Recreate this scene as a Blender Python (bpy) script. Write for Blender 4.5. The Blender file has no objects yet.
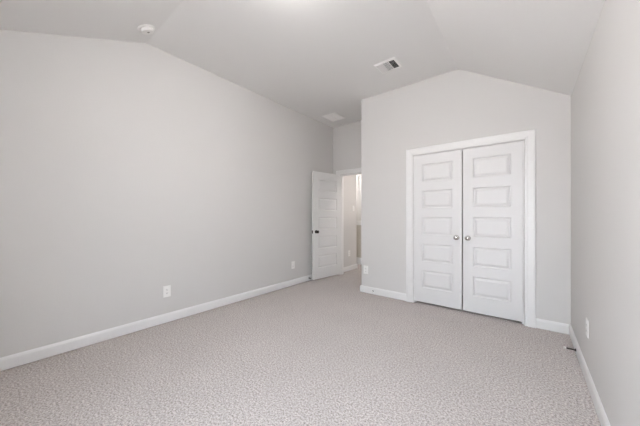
import bpy, bmesh, math
from mathutils import Vector, Matrix

C = bpy.context.scene
COL = C.collection
PI = math.pi

# ------------------------------------------------------------------ camera
CAM_Z = 1.2067
cam_data = bpy.data.cameras.new('camera')
cam = bpy.data.objects.new('camera', cam_data)
COL.objects.link(cam)
cam_data.sensor_fit = 'HORIZONTAL'
cam_data.sensor_width = 36.0
cam_data.lens = 260.1 / 640 * 36.0
cam_data.shift_y = (216.32 - 213.0) / 640
cam_data.clip_start = 0.02
cam.location = (0, 0, CAM_Z)
cam.rotation_euler = (PI / 2, 0, math.radians(38.672))
C.camera = cam

# ------------------------------------------------------------------ key measures (metres)
XL, XR = -3.206, 0.339          # left and right walls
YF, YB, YE = -0.54, 3.658, 4.447  # window wall, closet wall, entry wall
ZC, ZR = 3.067, 2.430           # flat ceiling, wall plate
YK, XK = 1.017, -0.687          # creases of the ceiling
SN = 0.4086                     # slope of the ceiling over the window wall
XC = -2.087                     # outside corner of the closet
TH = 0.115                      # wall thickness
WINS = [(-0.80, -0.08)]
WZ0, WZ1 = 0.28, 2.05

# ------------------------------------------------------------------ sky, daylight, exposure
C.view_settings.view_transform = 'Standard'
C.view_settings.look = 'None'
C.view_settings.gamma = 1.0
C.view_settings.use_curve_mapping = False
C.view_settings.exposure = 0.02
C.cycles.diffuse_bounces = 8
C.cycles.max_bounces = 14
C.cycles.transparent_max_bounces = 12
C.cycles.use_denoising = True

SKY = 25.0
world = bpy.data.worlds.new('sky')
C.world = world
world.use_nodes = True
nt = world.node_tree
bg = nt.nodes['Background']
tc = nt.nodes.new('ShaderNodeTexCoord')
sep = nt.nodes.new('ShaderNodeSeparateXYZ')
ramp = nt.nodes.new('ShaderNodeValToRGB')
mapr = nt.nodes.new('ShaderNodeMapRange')
mapr.inputs['From Min'].default_value = -1
mapr.inputs['From Max'].default_value = 1
nt.links.new(tc.outputs['Generated'], sep.inputs[0])
nt.links.new(sep.outputs['Z'], mapr.inputs['Value'])
nt.links.new(mapr.outputs[0], ramp.inputs[0])
nt.links.new(ramp.outputs[0], bg.inputs[0])
cr = ramp.color_ramp
cr.elements[0].position = 0.0
cr.elements[0].color = (0.72, 0.715, 0.73, 1)
cr.elements[1].position = 1.0
cr.elements[1].color = (0.74, 0.86, 1.0, 1)
e = cr.elements.new(0.47); e.color = (0.81, 0.80, 0.82, 1)
e = cr.elements.new(0.53); e.color = (0.88, 0.94, 1.03, 1)
bg.inputs[1].default_value = SKY

for k, (wx0, wx1) in enumerate(WINS):       # portals: they only guide the sky light through the panes
    ld = bpy.data.lights.new('window_portal', 'AREA')
    ld.shape = 'RECTANGLE'
    ld.size = wx1 - wx0
    ld.size_y = WZ1 - WZ0
    ld.cycles.is_portal = True
    lo = bpy.data.objects.new('window_portal', ld)
    lo.location = ((wx0 + wx1) / 2, YF - 0.16, (WZ0 + WZ1) / 2)
    lo.rotation_euler = (-PI / 2, 0, 0)  # faces into the room
    COL.objects.link(lo)

# ------------------------------------------------------------------ materials
def material(name, col, rough=0.6, metal=0.0, spec=0.5, bump=None, emit=None):
    m = bpy.data.materials.new(name)
    m.use_nodes = True
    n = m.node_tree
    b = n.nodes['Principled BSDF']
    b.inputs['Base Color'].default_value = (*col, 1)
    b.inputs['Roughness'].default_value = rough
    b.inputs['Metallic'].default_value = metal
    b.inputs['Specular IOR Level'].default_value = spec
    if bump:
        scale, strength, dist = bump
        t = n.nodes.new('ShaderNodeTexCoord')
        no = n.nodes.new('ShaderNodeTexNoise')
        no.inputs['Scale'].default_value = scale
        no.inputs['Detail'].default_value = 3
        bp = n.nodes.new('ShaderNodeBump')
        bp.inputs['Strength'].default_value = strength
        bp.inputs['Distance'].default_value = dist
        n.links.new(t.outputs['Object'], no.inputs['Vector'])
        n.links.new(no.outputs['Fac'], bp.inputs['Height'])
        n.links.new(bp.outputs[0], b.inputs['Normal'])
    if emit:
        b.inputs['Emission Color'].default_value = (*emit[0], 1)
        b.inputs['Emission Strength'].default_value = emit[1]
    return m

M = {}
M['wall'] = material('wall_paint', (0.655, 0.642, 0.63), 0.75, bump=(85, 0.10, 0.004))
M['ceiling'] = material('ceiling_paint', (0.82, 0.812, 0.802), 0.85, bump=(70, 0.12, 0.004))
M['trim'] = material('white_trim_paint', (0.82, 0.816, 0.812), 0.38)
M['door'] = material('white_door_paint', (0.755, 0.752, 0.75), 0.42, bump=(300, 0.04, 0.002))
M['plastic'] = material('white_plastic', (0.88, 0.875, 0.86), 0.35)
M['slot'] = material('dark_slot', (0.03, 0.03, 0.03), 0.6)
M['grey'] = material('grey_plastic', (0.22, 0.21, 0.20), 0.5)
M['nickel'] = material('satin_nickel', (0.62, 0.61, 0.59), 0.26, metal=1.0)
M['bronze'] = material('dark_bronze', (0.045, 0.038, 0.033), 0.32, metal=0.6)
M['rubber'] = material('white_rubber', (0.78, 0.77, 0.75), 0.6)
M['register'] = material('white_enamel', (0.90, 0.89, 0.875), 0.4)
M['duct'] = material('dark_duct', (0.035, 0.034, 0.033), 0.9)
M['tan'] = material('taupe_wall_paint', (0.56, 0.53, 0.47), 0.75)
LAMP, HALL_FILL = 440.0, 90.0
M['glow'] = material('lit_diffuser', (0.9, 0.88, 0.84), 0.4, emit=((1.0, 0.965, 0.935), LAMP))
M['hall_fill_glow_far'] = material('far_hall_fill_diffuser', (0.9, 0.88, 0.84), 0.4, emit=((1.0, 0.95, 0.91), 100.0))  # glow of the added fill over the far hall
M['hall_fill_glow'] = material('hall_fill_diffuser', (0.9, 0.88, 0.84), 0.4, emit=((1.0, 0.93, 0.88), HALL_FILL))  # glow of the added fill just past the doorway

# carpet
def carpet():
    m = bpy.data.materials.new('cut_pile_carpet')
    m.use_nodes = True
    n = m.node_tree; L = n.links
    b = n.nodes['Principled BSDF']
    b.inputs['Roughness'].default_value = 0.95
    b.inputs['Specular IOR Level'].default_value = 0.1
    b.inputs['Diffuse Roughness'].default_value = 1.0
    t = n.nodes.new('ShaderNodeTexCoord')
    def noise(scale, detail, rough=0.6):
        q = n.nodes.new('ShaderNodeTexNoise')
        q.inputs['Scale'].default_value = scale
        q.inputs['Detail'].default_value = detail
        q.inputs['Roughness'].default_value = rough
        L.new(t.outputs['Object'], q.inputs['Vector'])
        return q
    tuft = noise(82, 4, 0.85)
    broad = noise(2.2, 2)
    rp = n.nodes.new('ShaderNodeValToRGB')
    rp.color_ramp.elements[0].position = 0.33
    rp.color_ramp.elements[0].color = (0.138, 0.121, 0.115, 1)
    rp.color_ramp.elements[1].position = 0.66
    rp.color_ramp.elements[1].color = (0.685, 0.630, 0.598, 1)
    L.new(tuft.outputs['Fac'], rp.inputs[0])
    rb = n.nodes.new('ShaderNodeMapRange')
    rb.inputs['To Min'].default_value = 0.93
    rb.inputs['To Max'].default_value = 1.07
    L.new(broad.outputs['Fac'], rb.inputs['Value'])
    mx = n.nodes.new('ShaderNodeVectorMath'); mx.operation = 'SCALE'
    L.new(rp.outputs[0], mx.inputs[0]); L.new(rb.outputs[0], mx.inputs['Scale'])
    L.new(mx.outputs[0], b.inputs['Base Color'])
    bp = n.nodes.new('ShaderNodeBump')
    bp.inputs['Strength'].default_value = 0.12
    bp.inputs['Distance'].default_value = 0.006
    L.new(tuft.outputs['Fac'], bp.inputs['Height'])
    L.new(bp.outputs[0], b.inputs['Normal'])
    return m
M['carpet'] = carpet()

def pane_material():
    m = bpy.data.materials.new('window_glass')
    m.use_nodes = True
    n = m.node_tree
    n.nodes.remove(n.nodes['Principled BSDF'])
    tr = n.nodes.new('ShaderNodeBsdfTransparent')
    gl = n.nodes.new('ShaderNodeBsdfGlossy'); gl.inputs['Roughness'].default_value = 0.02
    mx = n.nodes.new('ShaderNodeMixShader')
    mx.inputs[0].default_value = 0.05
    n.links.new(tr.outputs[0], mx.inputs[1]); n.links.new(gl.outputs[0], mx.inputs[2])
    n.links.new(mx.outputs[0], n.nodes['Material Output'].inputs[0])
    return m
M['pane'] = pane_material()

# ------------------------------------------------------------------ mesh helpers
def box(bm, x0, x1, y0, y1, z0, z1):
    v = [bm.verts.new(p) for p in ((x0,y0,z0),(x1,y0,z0),(x1,y1,z0),(x0,y1,z0),(x0,y0,z1),(x1,y0,z1),(x1,y1,z1),(x0,y1,z1))]
    fs = []
    for f in ((3,2,1,0),(4,5,6,7),(0,1,5,4),(1,2,6,5),(2,3,7,6),(3,0,4,7)):
        fs.append(bm.faces.new([v[i] for i in f]))
    return v, fs

def bevel(bm, w, seg=2, angle=0.6):
    es = [e for e in bm.edges if e.is_manifold and e.calc_face_angle(0) > angle]
    if es:
        bmesh.ops.bevel(bm, geom=es, offset=w, segments=seg, profile=0.5, affect='EDGES', clamp_overlap=True)

def prism(bm, pts, a0, a1, mapf):
    """pts: 2D outline; extruded from a0 to a1; mapf(u, v, a) -> xyz"""
    lo = [bm.verts.new(mapf(u, v, a0)) for u, v in pts]
    hi = [bm.verts.new(mapf(u, v, a1)) for u, v in pts]
    n = len(pts)
    bm.faces.new(lo[::-1]); bm.faces.new(hi)
    for i in range(n):
        j = (i + 1) % n
        bm.faces.new((lo[i], lo[j], hi[j], hi[i]))

def sweep(bm, path, prof, mapf):
    """2D path with mitred corners; prof (offset to the left of the path, height)"""
    P = [Vector(p) for p in path]
    rings = []
    for i, p in enumerate(P):
        d0 = (P[i] - P[i-1]).normalized() if i else None
        d1 = (P[i+1] - P[i]).normalized() if i < len(P) - 1 else None
        n0 = Vector((-d0.y, d0.x)) if d0 else None
        n1 = Vector((-d1.y, d1.x)) if d1 else None
        if n0 is None: n = n1
        elif n1 is None: n = n0
        else:
            n = (n0 + n1).normalized(); n = n / n.dot(n0)
        rings.append([bm.verts.new(mapf(*(p + n * a), b)) for a, b in prof])
    k = len(prof)
    for r0, r1 in zip(rings, rings[1:]):
        for i in range(k):
            j = (i + 1) % k
            bm.faces.new((r0[i], r0[j], r1[j], r1[i]))
    bm.faces.new(rings[0][::-1]); bm.faces.new(rings[-1])

def lathe(bm, prof, axis='z', n=32, loc=(0, 0, 0)):
    """prof: (radius, height); revolve about an axis through loc"""
    loc = Vector(loc)
    def mp(r, h, a):
        c, s = r * math.cos(a), r * math.sin(a)
        v = {'z': (c, s, h), 'y': (c, h, s), 'x': (h, c, s)}[axis]
        return Vector(v) + loc
    rings = []
    for r, h in prof:
        if r < 1e-6: rings.append([bm.verts.new(mp(0, h, 0))])
        else: rings.append([bm.verts.new(mp(r, h, 2 * PI * i / n)) for i in range(n)])
    for a, b in zip(rings, rings[1:]):
        for i in range(n):
            j = (i + 1) % n
            if len(a) == 1 and len(b) == 1: continue
            if len(a) == 1: bm.faces.new((a[0], b[j], b[i]))
            elif len(b) == 1: bm.faces.new((a[i], a[j], b[0]))
            else: bm.faces.new((a[i], a[j], b[j], b[i]))
    if len(rings[0]) > 1: bm.faces.new(rings[0][::-1])
    if len(rings[-1]) > 1: bm.faces.new(rings[-1])

def obj(name, bm, mat, parent=None, smooth=False):
    bmesh.ops.recalc_face_normals(bm, faces=bm.faces)
    me = bpy.data.meshes.new(name)
    bm.to_mesh(me); bm.free()
    me.materials.append(mat)
    if smooth:
        for p in me.polygons: p.use_smooth = True
        try: me.set_sharp_from_angle(angle=math.radians(40))
        except Exception: pass
    o = bpy.data.objects.new(name, me)
    COL.objects.link(o)
    if parent: o.parent = parent
    return o

def struct(name, bm, mat, parent=None, label=None, smooth=False):
    o = obj(name, bm, mat, parent, smooth)
    if parent is None:
        o['kind'] = 'structure'
        if label: o['label'] = label
    return o

def thing(name, label, cat, loc, rot=(0, 0, 0), group=None):
    o = bpy.data.objects.new(name, None)
    o.empty_display_size = 0.05
    COL.objects.link(o)
    o.location = loc; o.rotation_euler = rot
    o['label'] = label; o['category'] = cat
    if group: o['group'] = group
    return o

def copy_tree(o, parent=None):
    c = o.copy(); COL.objects.link(c)
    c.parent = parent
    for ch in list(o.children): copy_tree(ch, c)
    return c

NB = bmesh.new
XYZ = lambda u, v, a: (u, v, a)            # plan outline, height
XZ = lambda u, v, a: (u, a, v)             # elevation outline, depth

# ------------------------------------------------------------------ floor
bm = NB(); box(bm, XL - 0.3, XR + 0.3, YF - 0.3, YE + TH, -0.1, 0.0)
box(bm, -6.2, -1.2, YE + TH, 7.4, -0.1, 0.0)
struct('floor', bm, M['carpet'], label='speckled beige cut pile carpet floor')

# ------------------------------------------------------------------ ceiling: flat middle, slope to the right wall, slope to the window wall
bm = NB()
def zs(x, y):
    a = SN * (YK - y); b = (ZC - ZR) / (XR - XK) * (x - XK)
    return ZC - max(0.0, a, b)
x0, x1, y0, y1 = XL - 0.1, XR + 0.1, YF - 0.1, YE + TH
sr = (ZC - ZR) / (XR - XK)
hipx = x1; hipy = YK - sr * (x1 - XK) / SN
if hipy < y0:
    hipy = y0; hipx = XK + SN * (YK - y0) / sr
A = (x0, YK); B = (XK, YK); Cc = (XK, y1); D = (x0, y1)
E1 = (x1, y1); H = (hipx, hipy); G = (x0, y0); K = (x1, y0)
polys = [[A, B, Cc, D]]
if hipx >= x1 - 1e-6:
    polys += [[B, (x1, hipy), E1, Cc], [G, K, (x1, hipy), B, A]]
else:
    polys += [[B, H, K, E1, Cc], [G, H, B, A]]
vc = {}
def cv(p, up):
    k = (round(p[0], 5), round(p[1], 5), up)
    if k not in vc: vc[k] = bm.verts.new((p[0], p[1], zs(*p) + (0.14 if up else 0)))
    return vc[k]
edge = {}
for pl in polys:
    bm.faces.new([cv(p, False) for p in pl]); bm.faces.new([cv(p, True) for p in pl][::-1])
    for p, q in zip(pl, pl[1:] + pl[:1]):
        k = frozenset((p, q)); edge.setdefault(k, []).append((p, q))
for k, l in edge.items():
    if len(l) == 1:
        p, q = l[0]
        bm.faces.new((cv(p, False), cv(q, False), cv(q, True), cv(p, True)))
struct('ceiling', bm, M['ceiling'], label='pale grey vaulted ceiling with two slopes around a flat middle')

# ------------------------------------------------------------------ walls
bm = NB(); box(bm, XL - TH, XL, YF - TH, YE + TH, 0, ZC + 0.06)
struct('wall_left', bm, M['wall'], label='long plain greige wall on the left')
bm = NB(); box(bm, XR, XR + TH, YF - TH, YE + TH, 0, ZR + 0.08)
struct('wall_right', bm, M['wall'], label='greige wall close by on the right')

DX0, DX1, DZ = -1.250, -0.036, 2.054          # closet opening
bm = NB()
R = 0.018
corner = [(XC + R - R * math.cos(a), YB + R - R * math.sin(a)) for a in [PI / 2 * i / 8 for i in range(9)]]
prism(bm, corner + [(DX0, YB), (DX0, YB + TH), (XC, YB + TH)], 0, ZC + 0.06, XYZ)
box(bm, DX1, XR, YB, YB + TH, 0, ZC + 0.02)
prism(bm, [(DX0, DZ), (DX1, DZ), (DX1, ZC + 0.02), (DX0, ZC + 0.06)], YB, YB + TH, XZ)
struct('wall_back', bm, M['wall'], label='greige wall around the double closet doors', smooth=True)
bm = NB(); box(bm, XC, XC + TH, YB + TH, YE, 0, ZC + 0.06)
struct('wall_alcove', bm, M['wall'])

EX0, EX1 = -3.030, -2.245                       # entry opening
bm = NB()
box(bm, XL, EX0, YE, YE + TH, 0, ZC + 0.06)
box(bm, EX1, XR, YE, YE + TH, 0, ZC + 0.06)
box(bm, EX0, EX1, YE, YE + TH, DZ, ZC + 0.06)
struct('wall_entry', bm, M['wall'], label='greige wall over the open bedroom door')

bm = NB()
xs = [XL] + [x for w in WINS for x in w] + [XR]
for i in range(0, len(xs), 2): box(bm, xs[i], xs[i+1], YF - TH, YF, 0, ZR + 0.05)
for a, b in WINS:
    box(bm, a, b, YF - TH, YF, 0, WZ0); box(bm, a, b, YF - TH, YF, WZ1, ZR + 0.05)
struct('wall_front', bm, M['wall'])

# ------------------------------------------------------------------ hall beyond the entry door
HX = -3.10
HY = 5.24
HYF = 6.6
bm = NB()
R2 = 0.02
crn = [(HX - R2 + R2 * math.cos(a), HY - R2 + R2 * math.sin(a)) for a in [PI / 2 * i / 8 for i in range(9)]]
prism(bm, [(HX, YE + TH)] + crn + [(-6.2, HY), (-6.2, YE + TH)], 0, 2.6, XYZ)
struct('wall_hall_left', bm, M['wall'], label='hall wall seen through the open door', smooth=True)
bm = NB(); box(bm, -6.2, -1.2, HYF, HYF + TH, 0, 2.6)
struct('wall_hall_far', bm, M['wall'])
bm = NB(); box(bm, -1.3, -1.2, YE + TH, HYF, 0, 2.6)
struct('wall_hall_right', bm, M['wall'])
bm = NB(); box(bm, -6.2, -6.1, HY, HYF, 0, 2.6)
struct('wall_hall_end', bm, M['wall'])
bm = NB(); box(bm, -6.2, -1.2, YE + TH, HYF + TH, 2.6, 2.7)
struct('ceiling_hall', bm, M['ceiling'])
bm = NB(); box(bm, -6.1, -2.95, 5.72, 5.84, 0, 1.0)
hw = struct('wall_hall_half', bm, M['tan'], label='taupe half wall at the end of the hall')
bm = NB(); box(bm, -6.1, -2.92, 5.69, 5.87, 1.055, 1.09); box(bm, -6.1, -2.94, 5.705, 5.855, 0.985, 1.055)
struct('trim_5', bm, M['trim'], label='white cap on the hall half wall')

# ------------------------------------------------------------------ baseboards
BH, BT = 0.106, 0.013
BASE = [(0, 0.006), (BT, 0.006), (BT, BH - 0.022), (BT - 0.004, BH - 0.008), (BT - 0.008, BH), (0, BH)]
def baseboard(name, paths, label=None):
    bm = NB()
    for p in paths: sweep(bm, p, BASE, XYZ)
    struct(name, bm, M['trim'], label=label)
baseboard('baseboard_left', [[(XL, YE), (XL, YF)]], 'white baseboard along the left wall')
baseboard('baseboard_right', [[(XR, YF), (XR, YB)]], 'white baseboard along the right wall')
baseboard('baseboard_front', [[(XL + BT, YF), (XR - BT, YF)]])
CO = 0.0865
baseboard('baseboard_back', [[(DX0 - 0.008 - CO - 0.012, YB), (XC, YB), (XC, YE)], [(XR - BT, YB), (DX1 + 0.106 - 0.02, YB)]], 'white baseboard under the closet wall')
baseboard('baseboard_hall', [[(-6.1, HY), (HX, HY), (HX, YE + TH)][::1]], 'white baseboard in the hall')
bm = NB(); box(bm, -6.1, -2.95, 5.707, 5.72, 0, 0.17)
struct('baseboard_half', bm, M['trim'])

# ------------------------------------------------------------------ door casings and jambs
CASE = lambda w: [(0, 0), (0, 0.009), (0.006, 0.012), (0.022, 0.012), (0.028, 0.015), (w - 0.020, 0.017), (w - 0.008, 0.019), (w, 0.013), (w, 0)]
def casing(bm, xa, xb, zt, w, yface, sgn):
    # path runs left foot, up, across, down: the left side of the path is outside the opening
    sweep(bm, [(xa, 0), (xa, zt), (xb, zt), (xb, 0)], CASE(w), lambda u, v, b: (u, yface + sgn * b, v))
bm = NB()
casing(bm, DX0 - 0.010, DX1 + 0.006, DZ + 0.004, 0.094, YB, -1)
struct('trim_1', bm, M['trim'], label='white casing around the double closet doors')
bm = NB()
t = 0.001
box(bm, DX0 - t, DX0 + 0.004, YB, YB + TH, 0, DZ); box(bm, DX1 - 0.004, DX1 + t, YB, YB + TH, 0, DZ)
box(bm, DX0, DX1, YB, YB + TH, DZ - 0.003, DZ + t)
box(bm, DX0 + 0.004, DX0 + 0.016, YB + 0.038, YB + 0.07, 0, DZ - 0.003); box(bm, DX1 - 0.016, DX1 - 0.004, YB + 0.038, YB + 0.07, 0, DZ - 0.003)
box(bm, DX0, DX1, YB + 0.038, YB + 0.07, DZ - 0.016, DZ - 0.003)
struct('trim_2', bm, M['trim'], label='white jamb inside the closet opening')
bm = NB()
casing(bm, EX0 - 0.006, EX1 + 0.006, DZ + 0.010, 0.088, YE, -1)
casing(bm, EX0 - 0.006, EX1 + 0.006, DZ + 0.010, 0.060, YE + TH, 1)
struct('trim_3', bm, M['trim'], label='white casing of the open bedroom door')
bm = NB()
box(bm, EX0 - t, EX0 + 0.012, YE, YE + TH, 0, DZ); box(bm, EX1 - 0.012, EX1 + t, YE, YE + TH, 0, DZ)
box(bm, EX0, EX1, YE, YE + TH, DZ - 0.006, DZ + t)
box(bm, EX0 + 0.012, EX0 + 0.022, YE + 0.040, YE + 0.075, 0, DZ - 0.006)
box(bm, EX0, EX1, YE + 0.040, YE + 0.075, DZ - 0.016, DZ - 0.006)
struct('trim_4', bm, M['trim'], label='white jamb of the open bedroom door')

# ------------------------------------------------------------------ windows (behind the camera)
# local frame: opening from x = a to b, inner wall face y = 0, outside towards -y
def window(name, a, b, loc, rot):
    ya, yb = -0.095, -0.045
    f = 0.045
    def put(o): o.location = loc; o.rotation_euler = rot
    bm = NB()
    box(bm, a, a + f, ya, yb, WZ0, WZ1); box(bm, b - f, b, ya, yb, WZ0, WZ1)
    box(bm, a + f, b - f, ya, yb, WZ0, WZ0 + f); box(bm, a + f, b - f, ya, yb, WZ1 - f, WZ1)
    zm = (WZ0 + WZ1) / 2
    box(bm, a + f, b - f, ya, yb, zm - 0.025, zm + 0.025)
    w = struct(name, bm, M['trim']); put(w)
    bm = NB(); box(bm, a + f, b - f, ya + 0.022, ya + 0.026, WZ0 + f, zm - 0.025)
    obj('pane', bm, M['pane'], w)
    bm = NB(); box(bm, a + f, b - f, ya + 0.022, ya + 0.026, zm + 0.025, WZ1 - f)
    obj('pane', bm, M['pane'], w)
    bm = NB(); box(bm, a - 0.018, b + 0.018, 0, 0.05, WZ0 - 0.02, WZ0 + 0.002); box(bm, a, b, -0.045, 0, WZ0 - 0.001, WZ0 + 0.002)
    obj('window_sill', bm, M['trim'], w)
for k, (a, b) in enumerate(WINS): window('window_%d' % (k + 1), a, b, (0, YF, 0), (0, 0, 0))

# ------------------------------------------------------------------ panelled door leaves
# local frame: hinge edge at x = 0, leaf runs along +x, face at y = 0 looks to -y, thickness towards +y
def leaf_mesh(w, z0, z1, th, px0, px1, pans, both):
    bm = NB()
    d = 0.010
    xs = [0, px0, px1, w]
    zsx = [z0] + [z for p in pans for z in p] + [z1]
    for face, sg in ((0.0, 1), (th, -1)):
        V = {}
        def vv(x, z, y):
            k = (round(x, 5), round(z, 5), round(y, 5))
            if k not in V: V[k] = bm.verts.new((x, y, z))
            return V[k]
        for i in range(3):
            for j in range(len(zsx) - 1):
                xa, xb, za, zb = xs[i], xs[i+1], zsx[j], zsx[j+1]
                if i == 1 and j % 2 == 1:
                    # sticking that slopes down to a sunk margin, then a raised field (the panel part)
                    o = [(xa, za), (xb, za), (xb, zb), (xa, zb)]
                    q = [(xa + 0.012, za + 0.012), (xb - 0.012, za + 0.012), (xb - 0.012, zb - 0.012), (xa + 0.012, zb - 0.012)]
                    yo, yq = face, face + sg * d
                    for m_ in range(4):
                        n_ = (m_ + 1) % 4
                        bm.faces.new((vv(*o[m_], yo), vv(*o[n_], yo), vv(*q[n_], yq), vv(*q[m_], yq)))
                    bm.faces.new([vv(*p, yq) for p in q])
                else:
                    bm.faces.new((vv(xa, za, face), vv(xb, za, face), vv(xb, zb, face), vv(xa, zb, face)))
    # edges
    for (xa, za), (xb, zb) in (((0, z0), (w, z0)), ((w, z0), (w, z1)), ((w, z1), (0, z1)), ((0, z1), (0, z0))):
        bm.faces.new([bm.verts.new(p) for p in ((xa, 0, za), (xb, 0, zb), (xb, th, zb), (xa, th, za))])
    bmesh.ops.remove_doubles(bm, verts=bm.verts, dist=1e-5)
    return bm

def panel_mesh(xa, xb, za, zb, face, sg):
    # raised field with sloping margins sitting in the sunk pocket
    bm = NB()
    d = 0.010
    def ring(m, y): return [bm.verts.new(p) for p in ((xa + m, y, za + m), (xb - m, y, za + m), (xb - m, y, zb - m), (xa + m, y, zb - m))]
    r0 = ring(0.021, face + sg * d); r1 = ring(0.043, face + sg * 0.0012)
    for i in range(4):
        j = (i + 1) % 4
        bm.faces.new((r0[i], r0[j], r1[j], r1[i]))
    bm.faces.new(r1); bm.faces.new(r0[::-1])
    return bm

PANS = [(0.230 + 0.362 * k, 0.471 + 0.362 * k) for k in range(5)]
KNOB = [(0.0, 0.0), (0.031, 0.0), (0.032, 0.004), (0.026, 0.009), (0.013, 0.011), (0.011, 0.026), (0.016, 0.032),
        (0.026, 0.039), (0.0285, 0.048), (0.0265, 0.057), (0.018, 0.0635), (0.0, 0.065)]
ROSE = KNOB[:5] + [(0.0, 0.011)]
GRIP = [(0.0, 0.0105), (0.0125, 0.0105)] + KNOB[5:]

def door(name, label, loc, rot, w, z0, z1, th, mirror, knob_at, knob_z, knob_mat, both, hinge_zs, stile=0.107, hinge_mat='nickel', pinface=0.0):
    """mirror: the leaf runs towards -x"""
    s = -1 if mirror else 1
    def flip(bm):
        if mirror:
            for v in bm.verts: v.co.x = -v.co.x
        return bm
    d = struct(name, flip(leaf_mesh(w, z0, z1, th, stile, w - stile, PANS, both)), M['door'], label=label)
    d['category'] = 'door'
    d.location = loc; d.rotation_euler = rot
    for za, zb in PANS:
        obj('panel', flip(panel_mesh(stile, w - stile, za, zb, 0.0, 1)), M['door'], d)
    if both:
        for za, zb in PANS:
            obj('panel', flip(panel_mesh(stile, w - stile, za, zb, th, -1)), M['door'], d)
    for sg, f in ([(-1, 0.0)] + ([(1, th)] if both else [])):
        bm = NB(); lathe(bm, [(r, sg * h) for r, h in GRIP], 'y', 28, (s * knob_at, f, knob_z))
        k = obj('knob', bm, M[knob_mat], d, True)
        bm = NB(); lathe(bm, [(r, sg * h) for r, h in ROSE], 'y', 28, (s * knob_at, f, knob_z))
        obj('rosette', bm, M[knob_mat], k, True)
    if both:
        bm = NB(); box(bm, w, w + 0.0015, th / 2 - 0.0125, th / 2 + 0.0125, knob_z - 0.028, knob_z + 0.028); flip(bm)
        obj('latch_plate', bm, M[knob_mat], d)
    for hz in hinge_zs:
        bm = NB()
        for q in range(5):
            lathe(bm, [(0.0062, hz - 0.045 + q * 0.018 + 0.0005), (0.0062, hz - 0.045 + q * 0.018 + 0.0175)], 'z', 14, (-s * 0.002, pinface, 0))
        lathe(bm, [(0.0, hz - 0.049), (0.004, hz - 0.048), (0.005, hz - 0.0445), (0.005, hz + 0.0455), (0.004, hz + 0.048), (0.0, hz + 0.049)], 'z', 14, (-s * 0.002, pinface, 0))
        obj('hinge', bm, M[hinge_mat], d, True)
    return d

LW = 0.5935
door('door_1', 'closed white five panel closet door on the left, hinged at its left side', (-1.2425, YB - 0.001, 0), (0, 0, 0), LW, 0.034, 2.045, 0.035, False,
     0.5325, 0.938, 'nickel', False, [1.86, 1.05, 0.28], hinge_mat='trim', pinface=-0.004)
door('door_2', 'closed white five panel closet door on the right, next to the right wall', (-0.0435, YB - 0.001, 0), (0, 0, 0), LW, 0.034, 2.045, 0.035, True,
     0.5375, 0.938, 'nickel', False, [1.775, 1.05, 0.30], hinge_mat='trim', pinface=-0.004)
# bedroom door standing open against the left wall: visible face from (-2.992, 4.434) to (-3.094, 3.659)
hx, hy = -2.992, 4.430
ang = math.atan2(3.659 - hy, -3.094 - hx)          # direction of the leaf
# local +x follows the leaf and local -y faces the room when the leaf is mirrored along -x
door('door_3', 'white five panel bedroom door standing open against the left wall', (hx, hy, 0), (0, 0, ang + PI), 0.775, 0.030, 2.045, 0.035, True,
     0.700, 0.918, 'bronze', True, [1.86, 1.05, 0.25], stile=0.122, hinge_mat='bronze', pinface=0.039)

# ------------------------------------------------------------------ wall plates
# local frame: wall plane y = 0, plate grows to -y, z up, origin at the middle of the plate
def plate_bm(w=0.080, h=0.127):
    bm = NB(); box(bm, -w / 2, w / 2, -0.006, 0, -h / 2, h / 2)
    es = [e for e in bm.edges if all(v.co.y < -0.003 for v in e.verts)]
    bmesh.ops.bevel(bm, geom=es, offset=0.003, segments=2, profile=0.5, affect='EDGES')
    return bm
def make_outlet(label):
    r = thing('wall_outlet', label, 'outlet', (0, 0, 0), group='duplex outlets on the walls')
    obj('cover_plate', plate_bm(), M['plastic'], r)
    for z in (0.0195, -0.0195):
        bm = NB()
        pts = []
        for i in range(24):
            a = 2 * PI * i / 24
            pts.append((0.0172 * math.cos(a), max(-0.0135, min(0.0135, 0.0172 * math.sin(a)))))
        prism(bm, [(u, v + z) for u, v in pts], -0.0075, -0.004, XZ)
        bmesh.ops.remove_doubles(bm, verts=bm.verts, dist=1e-6)
        s = obj('socket', bm, M['plastic'], r)
        bm = NB()
        box(bm, -0.0078, -0.0052, -0.0079, -0.0070, z - 0.003, z + 0.0065)
        box(bm, 0.0052, 0.0078, -0.0079, -0.0070, z - 0.002, z + 0.0060)
        lathe(bm, [(0.0026, -0.0079), (0.0026, -0.0070)], 'y', 10, (0, 0, z - 0.0075))
        obj('slot', bm, M['slot'], s)
    bm = NB(); lathe(bm, [(0.003, -0.0072), (0.003, -0.005)], 'y', 12)
    obj('screw', bm, M['plastic'], r)
    return r
RL, RR, RB = (0, 0, PI / 2), (0, 0, -PI / 2), (0, 0, 0)
outlet = make_outlet('white duplex outlet low on the left wall, the nearer and larger one')
outlet.location = (XL, 1.220, 0.354); outlet.rotation_euler = RL
for lab, loc, rot in (
    ('white duplex outlet low on the left wall, close to the open door', (XL, 3.250, 0.356), RL),
    ('white duplex outlet by the outside corner of the closet wall', (-2.000, YB, 0.363), RB),
    ('white duplex outlet low on the right wall, seen almost edge on', (XR, 2.700, 0.393), RR),
    ('white outlet low on the hall wall, seen through the open door', (HX, 4.905, 0.387), RL)):
    o = copy_tree(outlet)
    o.location = loc; o.rotation_euler = rot; o['label'] = lab

sw = thing('light_switch', 'white light switch on the hall wall beyond the open door', 'switch', (HX, 5.085, 1.385), RL)
obj('cover_plate', plate_bm(), M['plastic'], sw)
bm = NB(); box(bm, -0.0165, 0.0165, -0.0085, -0.004, -0.033, 0.033); bevel(bm, 0.0015)
obj('rocker', bm, M['plastic'], sw)

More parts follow.
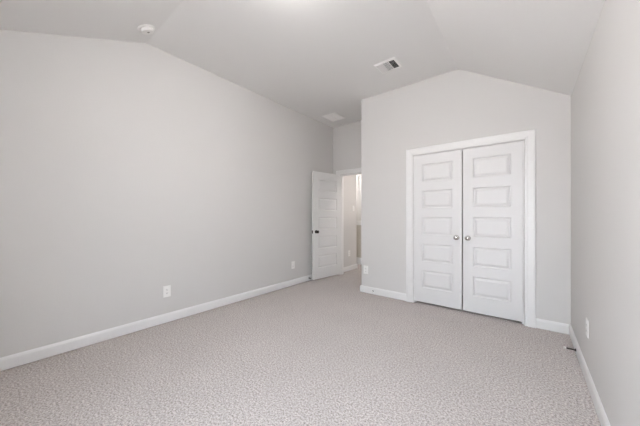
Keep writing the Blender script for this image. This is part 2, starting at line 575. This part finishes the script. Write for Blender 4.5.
# ------------------------------------------------------------------ door stops on the baseboards
# local frame: base on the plane y = 0, rod grows to -y
def make_stop(label, n=18):
    r = thing('door_stop', label, 'door stop', (0, 0, 0), group='baseboard door stops')
    bm = NB(); lathe(bm, [(0.0, 0.0), (0.0125, 0.0), (0.0125, -0.003), (0.008, -0.008), (0.0, -0.009)], 'y', 20)
    obj('base', bm, M['bronze'], r, True)
    bm = NB()
    prof = [(0.0045, -0.007)]
    for i in range(n):
        y = -0.009 - i * 0.003
        prof += [(0.0078, y), (0.0060, y - 0.0015)]
    e_ = -0.009 - n * 0.003 - 0.003
    prof += [(0.0045, e_)]
    lathe(bm, prof, 'y', 16)
    obj('spring', bm, M['bronze'], r, True)
    bm = NB(); lathe(bm, [(0.0, e_ + 0.004), (0.0075, e_ + 0.004), (0.0085, e_), (0.0085, e_ - 0.008), (0.006, e_ - 0.013), (0.0, e_ - 0.014)], 'y', 18)
    obj('tip', bm, M['rubber'], r, True)['label'] = 'white rubber tip'
    return r
stop = make_stop('dark spring door stop with white tip on the right wall baseboard')
stop.location = (XR - BT, 3.165, 0.040); stop.rotation_euler = RR
o = make_stop('small stubby door stop on the closet wall baseboard near its outside corner', 2)
o.location = (-1.872, YB - BT, 0.052); o.rotation_euler = RB
o = copy_tree(stop)
o.location = (XL + BT, 3.66, 0.055); o.rotation_euler = RL
o['label'] = 'small dark door stop on the left baseboard behind the open door'

# ------------------------------------------------------------------ ceiling registers and grilles
# local frame: ceiling plane z = 0, everything hangs to -z
def frame_bm(w, d, b, h):
    bm = NB()
    prof = [(0, 0), (0, -h), (b * 0.35, -h), (b * 0.85, -h * 0.45), (b, -0.001), (b, 0)]
    P = [(-w/2 + b, -d/2 + b), (-w/2 + b, d/2 - b), (w/2 - b, d/2 - b), (w/2 - b, -d/2 + b)]
    n = len(P); rings = []
    for (x, y) in P:
        sx = 1 if x > 0 else -1; sy = 1 if y > 0 else -1
        rings.append([bm.verts.new((x + sx * a, y + sy * a, z)) for a, z in prof])
    k = len(prof)
    for i in range(n):
        r0, r1 = rings[i], rings[(i + 1) % n]
        for q in range(k):
            p = (q + 1) % k
            bm.faces.new((r0[q], r0[p], r1[p], r1[q]))
    return bm
def slat_bm(length, along, tilt, chord=0.013, t=0.0011):
    bm = NB(); box(bm, -length/2, length/2, -chord/2, chord/2, -t/2, t/2)
    bmesh.ops.rotate(bm, verts=bm.verts, cent=(0, 0, 0), matrix=Matrix.Rotation(tilt, 3, 'X'))
    if along == 'y': bmesh.ops.rotate(bm, verts=bm.verts, cent=(0, 0, 0), matrix=Matrix.Rotation(PI / 2, 3, 'Z'))
    return bm
def slat(parent, loc, length, along, tilt, chord=0.013):
    bm = slat_bm(length, along, tilt, chord)
    for v in bm.verts: v.co += Vector(loc)
    return obj('slat', bm, M['register'], parent)

reg = thing('supply_register', 'white three way air register with a dark bank in the flat ceiling', 'vent', (-1.350, 3.035, ZC), (0, 0, 0))
W_, D_ = 0.272, 0.245
obj('frame', frame_bm(W_, D_, 0.026, 0.012), M['register'], reg)
iw, idp = W_ - 0.052, D_ - 0.052
bm = NB(); box(bm, -iw/2 , iw/2, -idp/2, idp/2, -0.0012, -0.0002); obj('duct_opening', bm, M['duct'], reg)
bank = iw / 3
bm = NB()
for sx in (-1, 1): box(bm, sx * bank / 2 - 0.002, sx * bank / 2 + 0.002, -idp/2, idp/2, -0.011, -0.001)
obj('divider', bm, M['register'], reg)
for i in range(5):      # left bank throws to -x: faces turned to the room
    slat(reg, (-iw/2 + 0.007 + i * 0.0135, 0, -0.0065), idp, 'y', math.radians(-38))
for i in range(14):     # middle bank
    slat(reg, (0, -idp/2 + 0.008 + i * 0.0135, -0.0065), bank - 0.004, 'x', math.radians(-62), 0.0042)
for i in range(5):      # right bank throws to +x: one looks between the slats
    slat(reg, (iw/2 - 0.007 - i * 0.0135, 0, -0.0065), idp, 'y', math.radians(54), 0.0095)

grl = thing('return_grille', 'white two section air grille in the ceiling over the alcove', 'vent', (-2.842, 3.97, ZC))
W_, D_ = 0.32, 0.355
obj('frame', frame_bm(W_, D_, 0.028, 0.011), M['register'], grl)
iw, idp = W_ - 0.056, D_ - 0.056
bm = NB(); box(bm, -iw/2, iw/2, -idp/2, idp/2, -0.0012, -0.0002); obj('duct_opening', bm, M['grey'], grl)
bm = NB(); box(bm, -0.006, 0.006, -idp/2, idp/2, -0.0085, -0.001); obj('divider', bm, M['register'], grl)
for side in (-1, 1):
    for i in range(22):
        slat(grl, (side * (0.006 + (iw/2 - 0.006) / 2), -idp/2 + 0.007 + i * 0.0136, -0.006), iw/2 - 0.006, 'x', math.radians(-38), 0.0145)

# hall wall grille
hg = thing('wall_grille', 'white air grille high on the far hall wall', 'vent', (-3.69, HYF, 2.16), (PI / 2, 0, 0))
obj('frame', frame_bm(0.36, 0.40, 0.03, 0.011), M['register'], hg)
bm = NB(); box(bm, -0.15, 0.15, -0.17, 0.17, -0.0012, -0.0002); obj('duct_opening', bm, M['grey'], hg)

# ------------------------------------------------------------------ smoke detector on the sloped ceiling
sx, sy = -2.880, 0.912
sd = thing('smoke_detector', 'round white smoke detector on the sloped ceiling', 'smoke detector', (sx, sy, ZC - SN * (YK - sy)), (math.atan(SN), 0, 0))
bm = NB(); lathe(bm, [(0.0, 0), (0.074, 0), (0.076, -0.004), (0.074, -0.009), (0.068, -0.011), (0.0, -0.011)], 'z', 40)
obj('mounting_base', bm, M['register'], sd, True)
bm = NB(); lathe(bm, [(0.0, -0.010), (0.050, -0.010), (0.050, -0.015), (0.056, -0.016), (0.056, -0.030), (0.051, -0.0365), (0.030, -0.038), (0.0, -0.038)], 'z', 40)
obj('body', bm, M['register'], sd, True)
bm = NB(); lathe(bm, [(0.0, -0.0375), (0.010, -0.0375), (0.010, -0.0395), (0.0, -0.040)], 'z', 20, (0.004, 0.004, 0))
obj('test_button', bm, M['grey'], sd, True)['label'] = 'grey test button'

# ------------------------------------------------------------------ bedroom ceiling light and two added hall fill lamps
lamp = thing('ceiling_light', 'lit round ceiling light just above the top edge of the picture', 'ceiling light', (-1.318, 1.332, ZC))
bm = NB(); lathe(bm, [(0.0, 0), (0.082, 0), (0.083, -0.004), (0.078, -0.010), (0.066, -0.012), (0.0, -0.012)], 'z', 40)
obj('trim_ring', bm, M['register'], lamp, True)
bm = NB(); lathe(bm, [(0.0, -0.0115), (0.064, -0.0115), (0.066, -0.024), (0.062, -0.040), (0.045, -0.054), (0.0, -0.060)], 'z', 40)
obj('diffuser', bm, M['glow'], lamp, True)

hall_fill = thing('ceiling_light', 'added round fill light on the hall ceiling, out of view beyond the open door', 'ceiling light', (-1.85, 4.95, 2.6))  # unseen fill lamp, added to light the hall and the open door
bm = NB(); lathe(bm, [(0.0, 0), (0.15, 0), (0.15, -0.02), (0.0, -0.02)], 'z', 32)
obj('trim_ring', bm, M['register'], hall_fill, True)
bm = NB(); lathe(bm, [(0.0, -0.0195), (0.14, -0.0195), (0.12, -0.05), (0.0, -0.07)], 'z', 32)
obj('diffuser', bm, M['hall_fill_glow'], hall_fill, True)
far_hall_fill = copy_tree(hall_fill)
far_hall_fill.location = (-4.2, 6.2, 2.6)  # second unseen fill, added to brighten the far hall
for ch in far_hall_fill.children:
    if ch.name.startswith('diffuser'):
        ch.data = ch.data.copy(); ch.data.materials[0] = M['hall_fill_glow_far']
far_hall_fill['label'] = 'added round fill light, out of view over the far end of the hall'
